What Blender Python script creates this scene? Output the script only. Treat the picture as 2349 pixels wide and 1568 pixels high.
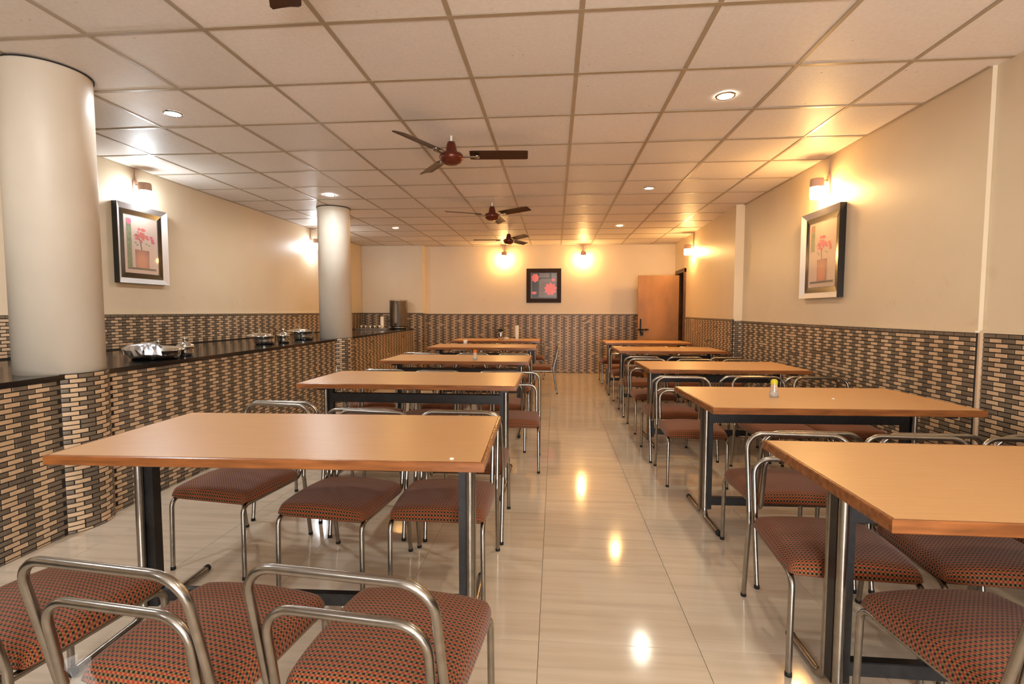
import bpy, bmesh, math, random
from mathutils import Vector, Matrix

PI = math.pi
random.seed(7)
for o in list(bpy.data.objects):
    bpy.data.objects.remove(o)
S = bpy.context.scene
COL = S.collection

# ------------------------------------------------------------------ camera, world, exposure
EYE = 1.2796
CEIL = 2.647
cam_d = bpy.data.cameras.new('camera')
cam = bpy.data.objects.new('camera', cam_d)
COL.objects.link(cam)
yaw, pit, rol = -0.0852, -0.0606, 0.0011
F_ = Vector((math.sin(yaw) * math.cos(pit), math.cos(yaw) * math.cos(pit), math.sin(pit)))
R0 = Vector((math.cos(yaw), -math.sin(yaw), 0))
U0 = R0.cross(F_)
R_ = R0 * math.cos(rol) + U0 * math.sin(rol)
U_ = -R0 * math.sin(rol) + U0 * math.cos(rol)
cam.matrix_world = Matrix(((R_.x, U_.x, -F_.x, 0), (R_.y, U_.y, -F_.y, 0), (R_.z, U_.z, -F_.z, EYE), (0, 0, 0, 1)))
cam_d.sensor_width = 36
cam_d.lens = 1152.09 / 2349 * 36
cam_d.clip_start = 0.02
S.camera = cam
w = bpy.data.worlds.new('world')
S.world = w
w.use_nodes = True
w.node_tree.nodes['Background'].inputs[0].default_value = (1.0, 0.98, 0.97, 1)
w.node_tree.nodes['Background'].inputs[1].default_value = 18.0
S.view_settings.view_transform = 'Standard'
S.view_settings.look = 'None'
S.view_settings.gamma = 1
S.view_settings.use_curve_mapping = False
S.view_settings.exposure = 0.47
S.cycles.use_denoising = True
pl = bpy.data.lights.new('glass_front_portal', 'AREA')      # guides sampling of the daylight through the glazed front behind the camera
pl.shape = 'RECTANGLE'
pl.size, pl.size_y = 2.8, 1.6
pl.cycles.is_portal = True
po = bpy.data.objects.new('glass_front_portal', pl)
COL.objects.link(po)
po.location = (0.8, -3.19, 0.9)
po.rotation_euler = (PI / 2, 0, 0)
S.cycles.max_bounces = 10
S.cycles.diffuse_bounces = 6
S.cycles.sample_clamp_indirect = 6

DL_COOL = 600.0
DL_COOL_R = 350.0     # radiance of the white ceiling LEDs
DL_WARM = 600.0
SC_WARM = 190.0     # radiance of the warm wall lamps
SC_COOL = 105.0
COOL = (0.88, 0.95, 1.0)
COOL_R = (1.0, 0.95, 0.76)
WARM = (1.0, 0.56, 0.19)


# ------------------------------------------------------------------ materials
def new_mat(name):
    m = bpy.data.materials.new(name)
    m.use_nodes = True
    nt = m.node_tree
    return m, nt, nt.nodes['Principled BSDF']


def lin(r, g, b):
    f = lambda c: (c / 255 / 12.92) if c / 255 <= 0.04045 else ((c / 255 + 0.055) / 1.055) ** 2.4
    return (f(r), f(g), f(b), 1)


def nd(nt, kind, **kw):
    n = nt.nodes.new(kind)
    for k, v in kw.items():
        if k.startswith('i_'):
            key = k[2:]
            key = int(key) if key.isdigit() else key.replace('_', ' ')
            n.inputs[key].default_value = v
        else:
            setattr(n, k, v)
    return n


def ramp(nt, fac, stops):
    r = nt.nodes.new('ShaderNodeValToRGB')
    e = r.color_ramp.elements
    e[0].position, e[0].color = stops[0]
    e[1].position, e[1].color = stops[-1]
    for p, c in stops[1:-1]:
        x = e.new(p)
        x.color = c
    nt.links.new(fac, r.inputs[0])
    return r.outputs[0]


def plain(name, col, rough=0.5, metal=0.0, noise=0.0, scale=8.0, bump=0.0, spec=0.5, stretch=None):
    m, nt, b = new_mat(name)
    b.inputs['Roughness'].default_value = rough
    b.inputs['Metallic'].default_value = metal
    b.inputs['Specular IOR Level'].default_value = spec
    c = lin(*col)
    tc = nd(nt, 'ShaderNodeTexCoord')
    mp = nd(nt, 'ShaderNodeMapping')
    nt.links.new(tc.outputs['Object'], mp.inputs[0])
    if stretch:
        mp.inputs['Scale'].default_value = stretch
    nz = nd(nt, 'ShaderNodeTexNoise', i_Scale=scale, i_Detail=4.0)
    nt.links.new(mp.outputs[0], nz.inputs['Vector'])
    k = noise
    lo = tuple(max(0, x * (1 - k)) for x in c[:3]) + (1,)
    hi = tuple(min(1, x * (1 + k)) for x in c[:3]) + (1,)
    nt.links.new(ramp(nt, nz.outputs[0], [(0.3, lo), (0.7, hi)]), b.inputs['Base Color'])
    if bump:
        bp = nd(nt, 'ShaderNodeBump', i_Strength=bump, i_Distance=0.01)
        nt.links.new(nz.outputs[0], bp.inputs['Height'])
        nt.links.new(bp.outputs[0], b.inputs['Normal'])
    return m


def emit(name, col, strength):
    m, nt, b = new_mat(name)
    b.inputs['Base Color'].default_value = (0.8, 0.8, 0.8, 1)
    b.inputs['Emission Color'].default_value = (*col, 1)
    b.inputs['Emission Strength'].default_value = strength
    return m


def wall_paint():
    m, nt, b = new_mat('cream_wall_paint')
    b.inputs['Roughness'].default_value = 0.42
    b.inputs['Specular IOR Level'].default_value = 0.45
    g = nd(nt, 'ShaderNodeNewGeometry')
    n1 = nd(nt, 'ShaderNodeTexNoise', i_Scale=1.6, i_Detail=5.0)
    nt.links.new(g.outputs['Position'], n1.inputs['Vector'])
    base = ramp(nt, n1.outputs[0], [(0.3, lin(212, 194, 165)), (0.7, lin(218, 201, 174))])
    # yellowed damp stains, strongest just above the tiles
    n2 = nd(nt, 'ShaderNodeTexNoise', i_Scale=5.5, i_Detail=6.0, i_Roughness=0.65)
    nt.links.new(g.outputs['Position'], n2.inputs['Vector'])
    st = ramp(nt, n2.outputs[0], [(0.60, (0, 0, 0, 1)), (0.74, (1, 1, 1, 1))])
    sx = nd(nt, 'ShaderNodeSeparateXYZ')
    nt.links.new(g.outputs['Position'], sx.inputs[0])
    mr = nd(nt, 'ShaderNodeMapRange')
    mr.inputs[1].default_value = 1.7
    mr.inputs[2].default_value = 1.0
    mr.inputs[3].default_value = 0.05
    mr.inputs[4].default_value = 0.55
    nt.links.new(sx.outputs['Z'], mr.inputs[0])
    mu = nd(nt, 'ShaderNodeMath', operation='MULTIPLY')
    nt.links.new(st, mu.inputs[0])
    nt.links.new(mr.outputs[0], mu.inputs[1])
    mx = nd(nt, 'ShaderNodeMixRGB')
    nt.links.new(mu.outputs[0], mx.inputs[0])
    nt.links.new(base, mx.inputs[1])
    mx.inputs[2].default_value = lin(190, 150, 95)
    nt.links.new(mx.outputs[0], b.inputs['Base Color'])
    bp = nd(nt, 'ShaderNodeBump', i_Strength=0.12, i_Distance=0.01)
    n3 = nd(nt, 'ShaderNodeTexNoise', i_Scale=9.0, i_Detail=3.0)
    nt.links.new(g.outputs['Position'], n3.inputs['Vector'])
    nt.links.new(n3.outputs[0], bp.inputs['Height'])
    nt.links.new(bp.outputs[0], b.inputs['Normal'])
    return m


def ceiling_board():
    m, nt, b = new_mat('mineral_ceiling_board')
    b.inputs['Roughness'].default_value = 0.5
    b.inputs['Specular IOR Level'].default_value = 0.35
    g = nd(nt, 'ShaderNodeNewGeometry')
    oi = nd(nt, 'ShaderNodeObjectInfo')
    n1 = nd(nt, 'ShaderNodeTexNoise', i_Scale=55.0, i_Detail=3.0)
    nt.links.new(g.outputs['Position'], n1.inputs['Vector'])
    base = ramp(nt, n1.outputs[0], [(0.3, lin(228, 216, 204)), (0.7, lin(235, 224, 213))])
    n2 = nd(nt, 'ShaderNodeTexVoronoi', i_Scale=14.0)
    nt.links.new(g.outputs['Position'], n2.inputs['Vector'])
    sp = ramp(nt, n2.outputs['Distance'], [(0.05, (1, 1, 1, 1)), (0.11, (0, 0, 0, 1))])
    n3 = nd(nt, 'ShaderNodeTexNoise', i_Scale=2.2, i_Detail=3.0)
    nt.links.new(g.outputs['Position'], n3.inputs['Vector'])
    ms = ramp(nt, n3.outputs[0], [(0.5, (0, 0, 0, 1)), (0.68, (1, 1, 1, 1))])
    mu = nd(nt, 'ShaderNodeMath', operation='MULTIPLY')
    nt.links.new(sp, mu.inputs[0])
    nt.links.new(ms, mu.inputs[1])
    mx = nd(nt, 'ShaderNodeMixRGB')
    nt.links.new(mu.outputs[0], mx.inputs[0])
    nt.links.new(base, mx.inputs[1])
    mx.inputs[2].default_value = lin(170, 140, 110)
    hv = nd(nt, 'ShaderNodeHueSaturation')
    mr = nd(nt, 'ShaderNodeMapRange')
    mr.inputs[3].default_value = 0.92
    mr.inputs[4].default_value = 1.04
    nt.links.new(oi.outputs['Random'], mr.inputs[0])
    nt.links.new(mr.outputs[0], hv.inputs['Value'])
    nt.links.new(mx.outputs[0], hv.inputs['Color'])
    nt.links.new(hv.outputs[0], b.inputs['Base Color'])
    bp = nd(nt, 'ShaderNodeBump', i_Strength=0.15, i_Distance=0.003)
    nt.links.new(n1.outputs[0], bp.inputs['Height'])
    nt.links.new(bp.outputs[0], b.inputs['Normal'])
    return m


def floor_tile_mat():
    m, nt, b = new_mat('polished_vitrified_tile')
    g = nd(nt, 'ShaderNodeNewGeometry')
    oi = nd(nt, 'ShaderNodeObjectInfo')
    mp = nd(nt, 'ShaderNodeMapping')
    mp.inputs['Scale'].default_value = (0.7, 14.0, 1.0)
    add = nd(nt, 'ShaderNodeVectorMath', operation='ADD')
    ml = nd(nt, 'ShaderNodeVectorMath', operation='SCALE')
    cmb = nd(nt, 'ShaderNodeCombineXYZ')
    nt.links.new(oi.outputs['Random'], cmb.inputs[0])
    nt.links.new(oi.outputs['Random'], cmb.inputs[1])
    nt.links.new(cmb.outputs[0], ml.inputs[0])
    ml.inputs['Scale'].default_value = 9.0
    nt.links.new(g.outputs['Position'], add.inputs[0])
    nt.links.new(ml.outputs[0], add.inputs[1])
    nt.links.new(add.outputs[0], mp.inputs[0])
    n1 = nd(nt, 'ShaderNodeTexNoise', i_Scale=1.6, i_Detail=6.0, i_Distortion=0.6)
    nt.links.new(mp.outputs[0], n1.inputs['Vector'])
    c = ramp(nt, n1.outputs[0], [(0.3, lin(192, 176, 155)), (0.5, lin(204, 188, 167)), (0.7, lin(210, 195, 175))])
    nt.links.new(c, b.inputs['Base Color'])
    n2 = nd(nt, 'ShaderNodeTexNoise', i_Scale=3.0, i_Detail=4.0)
    nt.links.new(g.outputs['Position'], n2.inputs['Vector'])
    r = ramp(nt, n2.outputs[0], [(0.3, (0.07, 0.07, 0.07, 1)), (0.7, (0.13, 0.13, 0.13, 1))])
    nt.links.new(r, b.inputs['Roughness'])
    b.inputs['Specular IOR Level'].default_value = 0.6
    return m


def brick_mat(name, c1, c2, metal=0.0):
    m, nt, b = new_mat(name)
    g = nd(nt, 'ShaderNodeNewGeometry')
    n = nd(nt, 'ShaderNodeTexNoise', i_Scale=2.5, i_Detail=5.0, i_Roughness=0.7)
    nt.links.new(g.outputs['Position'], n.inputs['Vector'])
    nt.links.new(ramp(nt, n.outputs[0], [(0.35, lin(*c1)), (0.65, lin(*c2))]), b.inputs['Base Color'])
    b.inputs['Roughness'].default_value = 0.38
    b.inputs['Specular IOR Level'].default_value = 0.5
    return m


def fabric_mat():
    m, nt, b = new_mat('checked_chair_fabric')
    uv = nd(nt, 'ShaderNodeUVMap')
    sx = nd(nt, 'ShaderNodeSeparateXYZ')
    nt.links.new(uv.outputs[0], sx.inputs[0])

    def M(op, a, bb=None):
        n = nd(nt, 'ShaderNodeMath', operation=op)
        for i, v in enumerate((a, bb)):
            if v is None:
                continue
            if isinstance(v, (int, float)):
                n.inputs[i].default_value = v
            else:
                nt.links.new(v, n.inputs[i])
        return n.outputs[0]
    P = 0.0072
    i = M('FLOOR', M('DIVIDE', sx.outputs[0], P))
    j = M('FLOOR', M('DIVIDE', sx.outputs[1], P))
    odd = M('FLOORED_MODULO', M('ADD', i, j), 2.0)
    je = M('FLOORED_MODULO', j, 2.0)
    nz = nd(nt, 'ShaderNodeTexNoise', i_Scale=260.0, i_Detail=2.0)
    nt.links.new(uv.outputs[0], nz.inputs['Vector'])
    m1 = nd(nt, 'ShaderNodeMixRGB')      # black or red by row
    nt.links.new(je, m1.inputs[0])
    m1.inputs[1].default_value = lin(14, 10, 9)
    m1.inputs[2].default_value = lin(136, 40, 24)
    m0 = nd(nt, 'ShaderNodeMixRGB')      # tan or orange by row
    nt.links.new(je, m0.inputs[0])
    m0.inputs[1].default_value = lin(116, 92, 54)
    m0.inputs[2].default_value = lin(146, 88, 48)
    m2 = nd(nt, 'ShaderNodeMixRGB')
    nt.links.new(odd, m2.inputs[0])
    nt.links.new(m0.outputs[0], m2.inputs[1])
    nt.links.new(m1.outputs[0], m2.inputs[2])
    m3 = nd(nt, 'ShaderNodeMixRGB', blend_type='MULTIPLY')
    m3.inputs[0].default_value = 0.5
    nt.links.new(m2.outputs[0], m3.inputs[1])
    nt.links.new(ramp(nt, nz.outputs[0], [(0.3, (0.55, 0.55, 0.55, 1)), (0.7, (1, 1, 1, 1))]), m3.inputs[2])
    nt.links.new(m3.outputs[0], b.inputs['Base Color'])
    b.inputs['Roughness'].default_value = 0.85
    b.inputs['Specular IOR Level'].default_value = 0.25
    b.inputs['Sheen Weight'].default_value = 0.15
    bp = nd(nt, 'ShaderNodeBump', i_Strength=0.3, i_Distance=0.001)
    nt.links.new(nz.outputs[0], bp.inputs['Height'])
    nt.links.new(bp.outputs[0], b.inputs['Normal'])
    return m


def laminate_mat():
    m, nt, b = new_mat('beech_laminate')
    g = nd(nt, 'ShaderNodeNewGeometry')
    mp = nd(nt, 'ShaderNodeMapping')
    mp.inputs['Scale'].default_value = (2.5, 60.0, 1.0)
    nt.links.new(g.outputs['Position'], mp.inputs[0])
    n = nd(nt, 'ShaderNodeTexNoise', i_Scale=2.2, i_Detail=6.0)
    nt.links.new(mp.outputs[0], n.inputs['Vector'])
    nt.links.new(ramp(nt, n.outputs[0], [(0.2, lin(198, 150, 100)), (0.8, lin(208, 162, 112))]), b.inputs['Base Color'])
    n2 = nd(nt, 'ShaderNodeTexNoise', i_Scale=7.0, i_Detail=4.0)
    nt.links.new(g.outputs['Position'], n2.inputs['Vector'])
    nt.links.new(ramp(nt, n2.outputs[0], [(0.2, (0.34, 0.34, 0.34, 1)), (0.8, (0.38, 0.38, 0.38, 1))]), b.inputs['Roughness'])
    return m


M_wall = wall_paint()
M_ceil = ceiling_board()
M_grid = plain('ivory_ceiling_tee', (166, 146, 120), 0.35, noise=0.05, spec=0.6)
M_void = plain('dark_ceiling_void', (40, 34, 28), 0.9)
M_floor = floor_tile_mat()
M_grout_f = plain('dark_floor_grout', (92, 80, 66), 0.8)
M_light = brick_mat('light_mosaic_brick', (184, 154, 122), (210, 180, 146))
M_dark = brick_mat('dark_mosaic_brick', (98, 85, 71), (122, 107, 90))
M_grout = plain('mosaic_grout', (38, 31, 25), 0.8)
M_steel = plain('stainless_tube', (158, 152, 144), 0.26, metal=1.0, noise=0.12, scale=30)
M_polish = plain('polished_steel', (205, 202, 196), 0.12, metal=1.0)
M_black = plain('black_painted_steel', (26, 24, 24), 0.45, noise=0.5, scale=40)
M_rub = plain('black_rubber', (14, 13, 13), 0.7)
M_fab = fabric_mat()
M_under = plain('seat_plywood', (90, 62, 40), 0.8)
M_lam = laminate_mat()
M_lip = plain('varnished_wood_edge', (136, 82, 42), 0.25, noise=0.3, scale=6, stretch=(1, 8, 8))
M_granite = plain('black_granite', (28, 26, 25), 0.12, noise=0.6, scale=120)
M_colpaint = plain('cream_column_paint', (214, 202, 184), 0.45, noise=0.04, scale=3)
M_door = plain('brown_door_skin', (158, 108, 52), 0.4, noise=0.22, scale=4, stretch=(1, 1, 0.4))
M_jamb = plain('dark_wood_jamb', (84, 58, 32), 0.5, noise=0.3, scale=10)
M_iron = plain('black_iron', (24, 18, 14), 0.4, metal=0.6)
M_fan = plain('copper_brown_enamel', (98, 42, 26), 0.28, metal=0.35, noise=0.1)
M_blade = plain('dark_brown_blade', (62, 34, 20), 0.35, metal=0.2)
M_white = plain('white_plastic', (228, 224, 214), 0.4)
M_cap = plain('beige_lamp_cap', (196, 160, 138), 0.4)
M_frame_s = plain('silver_frame', (222, 216, 212), 0.3, metal=0.35)
M_frame_b = plain('black_lacquer_frame', (22, 20, 19), 0.15, spec=0.7)
M_frame_br = plain('dark_brown_frame', (46, 30, 18), 0.5, spec=0.15)
M_bronze = plain('bronze_inner_frame', (70, 55, 30), 0.2, metal=0.7)
M_matb = plain('pale_mount_board', (196, 168, 150), 0.3, noise=0.03)
M_ecool = emit('cool_white_led', COOL, DL_COOL)
M_ecoolr = emit('neutral_white_led', COOL_R, DL_COOL_R)
M_ewarm = emit('warm_led', WARM, DL_WARM)
M_gwarm = emit('warm_lamp_glass', WARM, SC_WARM)
M_gcool = emit('cool_lamp_glass', COOL, SC_COOL)


# ------------------------------------------------------------------ mesh helpers
class MB:
    def __init__(s):
        s.v, s.f, s.mi, s.sm = [], [], [], []

    def add(s, vs, fs, mi=0, smooth=False, M=None):
        n = len(s.v)
        for v in vs:
            s.v.append(tuple(M @ Vector(v)) if M else tuple(v))
        for f in fs:
            s.f.append(tuple(i + n for i in f))
            s.mi.append(mi)
            s.sm.append(smooth)

    def box(s, a, b, mi=0, M=None, bev=0.0):
        x0, y0, z0 = a
        x1, y1, z1 = b
        if bev:
            t = bev
            vs = []
            for z, k in ((z0, t), (z0 + t, 0), (z1 - t, 0), (z1, t)):
                vs += [(x0 + k, y0 + k, z), (x1 - k, y0 + k, z), (x1 - k, y1 - k, z), (x0 + k, y1 - k, z)]
            fs = [(3, 2, 1, 0), (12, 13, 14, 15)]
            for l in range(3):
                for q in range(4):
                    fs.append((l * 4 + q, l * 4 + (q + 1) % 4, l * 4 + 4 + (q + 1) % 4, l * 4 + 4 + q))
            s.add(vs, fs, mi, False, M)
            return
        vs = [(x0, y0, z0), (x1, y0, z0), (x1, y1, z0), (x0, y1, z0), (x0, y0, z1), (x1, y0, z1), (x1, y1, z1), (x0, y1, z1)]
        fs = [(3, 2, 1, 0), (4, 5, 6, 7), (0, 1, 5, 4), (1, 2, 6, 5), (2, 3, 7, 6), (3, 0, 4, 7)]
        s.add(vs, fs, mi, False, M)

    def tube(s, pts, r, n=10, caps=True, mi=0, M=None):
        P = [Vector(p) for p in pts]
        Q = [P[0]]
        for p in P[1:]:
            if (p - Q[-1]).length > 1e-5:
                Q.append(p)
        P = Q
        T = []
        for i in range(len(P)):
            a = P[max(0, i - 1)]
            b = P[min(len(P) - 1, i + 1)]
            T.append((b - a).normalized())
        ref = Vector((0, 0, 1)) if abs(T[0].z) < 0.9 else Vector((1, 0, 0))
        N = (ref - T[0] * ref.dot(T[0])).normalized()
        vs, fs = [], []
        for i, p in enumerate(P):
            N = (N - T[i] * N.dot(T[i])).normalized()
            B = T[i].cross(N)
            for k in range(n):
                a = 2 * PI * k / n
                vs.append(p + (N * math.cos(a) + B * math.sin(a)) * r)
        for i in range(len(P) - 1):
            for k in range(n):
                fs.append((i * n + k, i * n + (k + 1) % n, (i + 1) * n + (k + 1) % n, (i + 1) * n + k))
        s.add(vs, fs, mi, True, M)
        if caps:
            m = len(vs)
            s.add(vs[:n], [tuple(range(n))[::-1]], mi, False, M)
            s.add(vs[m - n:], [tuple(range(n))], mi, False, M)

    def lathe(s, prof, n=24, mi=0, M=None, smooth=True, a0=0.0, a1=2 * PI):
        full = abs(a1 - a0 - 2 * PI) < 1e-6
        k = n if full else n + 1
        vs, fs = [], []
        for r, z in prof:
            for i in range(k):
                a = a0 + (a1 - a0) * i / n
                vs.append((r * math.cos(a), r * math.sin(a), z))
        for j in range(len(prof) - 1):
            for i in range(n):
                i2 = (i + 1) % k
                fs.append((j * k + i, j * k + i2, (j + 1) * k + i2, (j + 1) * k + i))
        s.add(vs, fs, mi, smooth, M)

    def mesh(s, name, mats):
        me = bpy.data.meshes.new(name)
        me.from_pydata(s.v, [], s.f)
        for m in mats:
            me.materials.append(m)
        me.polygons.foreach_set('material_index', s.mi)
        me.polygons.foreach_set('use_smooth', s.sm)
        me.update()
        return me

    def build(s, name, mats, parent=None):
        if not isinstance(mats, (list, tuple)):
            mats = [mats]
        return link(name, s.mesh(name, mats), parent)


def link(name, data, parent=None):
    o = bpy.data.objects.new(name, data)
    COL.objects.link(o)
    if parent:
        o.parent = parent
    return o


def thing(name, label, cat, loc=(0, 0, 0), rz=0.0, group=None):
    o = bpy.data.objects.new(name, None)
    COL.objects.link(o)
    o.location = loc
    o.rotation_euler = (0, 0, rz)
    o.empty_display_size = 0.1
    o['label'] = label
    o['category'] = cat
    if group:
        o['group'] = group
    return o


def tag(o, label, cat, group=None):
    o['label'] = label
    o['category'] = cat
    if group:
        o['group'] = group
    return o


def struct(name, loc=(0, 0, 0)):
    o = bpy.data.objects.new(name, None)
    COL.objects.link(o)
    o.location = loc
    o['kind'] = 'structure'
    return o


def copy_tree(o, parent=None):
    c = o.copy()
    COL.objects.link(c)
    if parent:
        c.parent = parent
    for ch in o.children:
        copy_tree(ch, c)
    return c


def fillet(pts, rads, seg=6):
    """polyline with rounded inner corners"""
    P = [Vector(p) for p in pts]
    out = [P[0]]
    for i in range(1, len(P) - 1):
        r = rads[i - 1]
        a = (P[i - 1] - P[i]).normalized()
        b = (P[i + 1] - P[i]).normalized()
        ang = a.angle(b)
        if r <= 0 or ang > PI - 0.02:
            out.append(P[i])
            continue
        d = r / math.tan(ang / 2)
        s0 = P[i] + a * d
        s1 = P[i] + b * d
        c = P[i] + (a + b).normalized() * (r / math.sin(ang / 2))
        v0, v1 = s0 - c, s1 - c
        tot = v0.angle(v1)
        for k in range(seg + 1):
            t = k / seg
            out.append(c + (v0 * math.sin((1 - t) * tot) + v1 * math.sin(t * tot)) / math.sin(tot))
    out.append(P[-1])
    return out


# ------------------------------------------------------------------ room shell
XL, YB, YF = -4.05, 10.52, -3.2
WL_T, WB_T, WR_T = 1.248, 1.228, 1.160      # top of the tiled dado on each wall
XR0, XR1, YSTEP0, YSTEP = 2.445, 2.42, 3.10, 6.76


def xr(y):           # far stretch of the right wall, slightly out of square
    return 2.31 + 0.0321 * (y - YSTEP)


def front_x(y):      # front face of the buffet counter
    return -2.765 - 0.024 * (y - 2.5)


CT = 0.921           # counter top height
BR_L, BR_H, J = 0.0800, 0.0266, 0.0062

# floor
floor = struct('floor')
FT = 0.6096
mb = MB()
mb.box((XL - 0.3, YF - 0.2, -0.08), (3.9, YB + 0.3, -0.0045))
mb.build('grout_bed', M_grout_f, floor)
ft = MB()
ft.box((0.0009, 0.0009, -0.0046), (FT - 0.0009, FT - 0.0009, 0.0), bev=0.0006)
ft_me = ft.mesh('floor_tile', [M_floor])
nx0 = int(math.floor((XL + 0.9 + 0.055) / FT))
for i in range(nx0, 5):
    for j in range(-1, 18):
        x = -0.055 + i * FT
        y = 1.885 + (j - 3) * FT
        if y > YB or y + FT < -0.3:
            continue
        if x + FT < -3.1:
            continue
        o = link('floor_tile', ft_me, floor)
        o.location = (x, y, random.uniform(-0.0004, 0.0))

# ceiling with lay-in boards on a tee grid
ceiling = struct('ceiling')
gx, gy, CTl = 0.1141, 2.3925, 0.6096
mb = MB()
mb.box((XL - 0.3, YF - 0.2, CEIL + 0.10), (2.9, YB + 0.3, CEIL + 0.2))
mb.build('ceiling_slab', M_void, ceiling)
tile_me = []
for k in range(5):
    t = MB()
    hw = CTl / 2 - 0.002
    sag = [0.0, 0.002, 0.0035, 0.0015, 0.003][k]
    vs, fs = [], []
    n = 4
    for a in range(n + 1):
        for b in range(n + 1):
            u, v = a / n * 2 - 1, b / n * 2 - 1
            vs.append((u * hw, v * hw, -sag * (1 - u * u) * (1 - v * v) + 0.0006 * math.sin(5 * u + k) * math.cos(4 * v + k)))
    for a in range(n):
        for b in range(n):
            q = a * (n + 1) + b
            fs.append((q, q + 1, q + n + 2, q + n + 1))
    t.add(vs, fs, 0, True)
    t.box((-hw, -hw, 0.004), (hw, hw, 0.015))
    tile_me.append(t.mesh('ceiling_tile', [M_ceil]))
i0 = -7
for i in range(i0, 4):
    for j in range(-5, 14):
        cx = gx + (i + 0.5) * CTl
        cy = gy + (j + 0.5) * CTl
        if cy < -0.75:
            continue
        o = link('ceiling_tile', random.choice(tile_me), ceiling)
        o.location = (cx, cy, CEIL + 0.003)
        o.rotation_euler = (random.gauss(0, 0.0016), random.gauss(0, 0.0012), random.choice((0, 0, PI)))
# boards behind the camera, out of sight, close the ceiling
mb = MB()
mb.box((XL - 0.2, YF - 0.1, CEIL + 0.001), (2.7, gy - 5 * CTl, CEIL + 0.02))
mb.build('ceiling_board_rear', M_ceil, ceiling)
FL = 0.012
for i in range(-7, 4):
    x = gx + i * CTl
    r = MB()
    r.box((x - FL, YF, CEIL - 0.0012), (x + FL, YB, CEIL + 0.0018))
    r.box((x - 0.002, YF, CEIL + 0.0018), (x + 0.002, YB, CEIL + 0.03))
    r.build('grid_runner', M_grid, ceiling)
for j in range(-5, 14):
    y = gy + j * CTl
    r = MB()
    r.box((XL, y - FL, CEIL - 0.0018), (2.5, y + FL, CEIL + 0.0016))
    r.box((XL, y - 0.002, CEIL + 0.0016), (2.5, y + 0.002, CEIL + 0.03))
    r.build('grid_runner', M_grid, ceiling)
# wall angle around the edge
for a, b in (((XL, YF, CEIL - 0.003), (XL + 0.02, YB, CEIL + 0.001)), ((XL, YB - 0.02, CEIL - 0.003), (2.45, YB, CEIL + 0.001)),
             ((XR1 - 0.02, YSTEP0, CEIL - 0.003), (XR1, YSTEP, CEIL + 0.001))):
    r = MB()
    r.box(a, b)
    r.build('edge_angle', M_grid, ceiling)


def mosaic(parent, p0, p1, z0, z1, nrm, near=None, one_by_one=0, seed=0, skip=None, name='mosaic_field', phase=0, top_dark=True):
    """mosaic of small bricks on the vertical plane from p0 to p1 (xy); nrm = outward normal (xy).
    The first one_by_one bricks nearest to NEAR are objects of their own; the others are one joined part."""
    rnd = random.Random(seed)
    d = Vector((p1[0] - p0[0], p1[1] - p0[1]))
    L = d.length
    d.normalize()
    nv = Vector(nrm).normalized()
    rows = int(math.ceil((z1 - z0) / BR_H))
    cells = []
    for r in range(rows):
        zt = z1 - r * BR_H
        zb = max(z0, zt - BR_H)
        if zt - zb < 0.008:
            continue
        off = BR_L / 2 if (r + r // 11) % 2 else 0.0
        k = -1
        while True:
            u0 = k * BR_L + off
            u1 = u0 + BR_L
            if u0 >= L:
                break
            k += 1
            a, b = max(0, u0), min(L, u1)
            if b - a < 0.012:
                continue
            light = (k + phase) % 2 == 0
            if rnd.random() < 0.012:
                light = not light
            if top_dark and r == 0:
                light = False
            if skip and skip(a, b, zb, zt):
                continue
            cells.append((a, b, zb, zt, light, rnd.uniform(0, 0.0012)))
    if one_by_one:
        nr = Vector(near)

        def dist(c):
            u = (c[0] + c[1]) / 2
            return (p0[0] + d.x * u - nr.x) ** 2 + (p0[1] + d.y * u - nr.y) ** 2 + ((c[2] + c[3]) / 2 - nr.z) ** 2
        cells.sort(key=dist)
    T = 0.004
    rotz = math.atan2(d.y, d.x)
    flip = nv.dot(Vector((-d.y, d.x))) > 0      # outward is +local y when flip

    def cell_box(m, c, mi, local):
        a, b, zb, zt, _, e = c
        h = J / 2
        w2, h2 = (b - a) / 2 - h, (zt - zb) / 2 - h
        s = 1 if flip else -1
        y1 = s * (T + e)
        k = 0.0012
        vs = []
        for yy, q in ((0, 0), (y1 - s * k, 0), (y1, k)):
            vs += [(-w2 + q, yy, -h2 + q), (w2 - q, yy, -h2 + q), (w2 - q, yy, h2 - q), (-w2 + q, yy, h2 - q)]
        fs = [(8, 9, 10, 11)]
        for l in range(2):
            for q in range(4):
                fs.append((l * 4 + q, l * 4 + (q + 1) % 4, l * 4 + 4 + (q + 1) % 4, l * 4 + 4 + q))
        if flip:
            fs = [f[::-1] for f in fs]
        um, zm = (a + b) / 2, (zb + zt) / 2
        pos = Vector((p0[0] + d.x * um, p0[1] + d.y * um, zm))
        if local:
            m.add(vs, fs, mi)
            return pos
        Mx = Matrix.Translation(pos) @ Matrix.Rotation(rotz, 4, 'Z')
        m.add(vs, fs, mi, False, Mx)
    cache = {}
    for c in cells[:one_by_one]:
        key = (round(c[1] - c[0], 3), round(c[3] - c[2], 3), c[4], round(c[5], 3))
        if key not in cache:
            m = MB()
            cell_box(m, c, 0, True)
            cache[key] = m.mesh('brick', [M_light if c[4] else M_dark])
        m = MB()
        pos = cell_box(m, c, 0, True)
        o = link('brick', cache[key], parent)
        o.location = pos
        o.rotation_euler = (0, 0, rotz)
    m = MB()
    for c in cells[one_by_one:]:
        cell_box(m, c, 0 if c[4] else 1, False)
    o = m.build(name, [M_light, M_dark], parent)
    o['kind'] = 'stuff'
    return o


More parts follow.
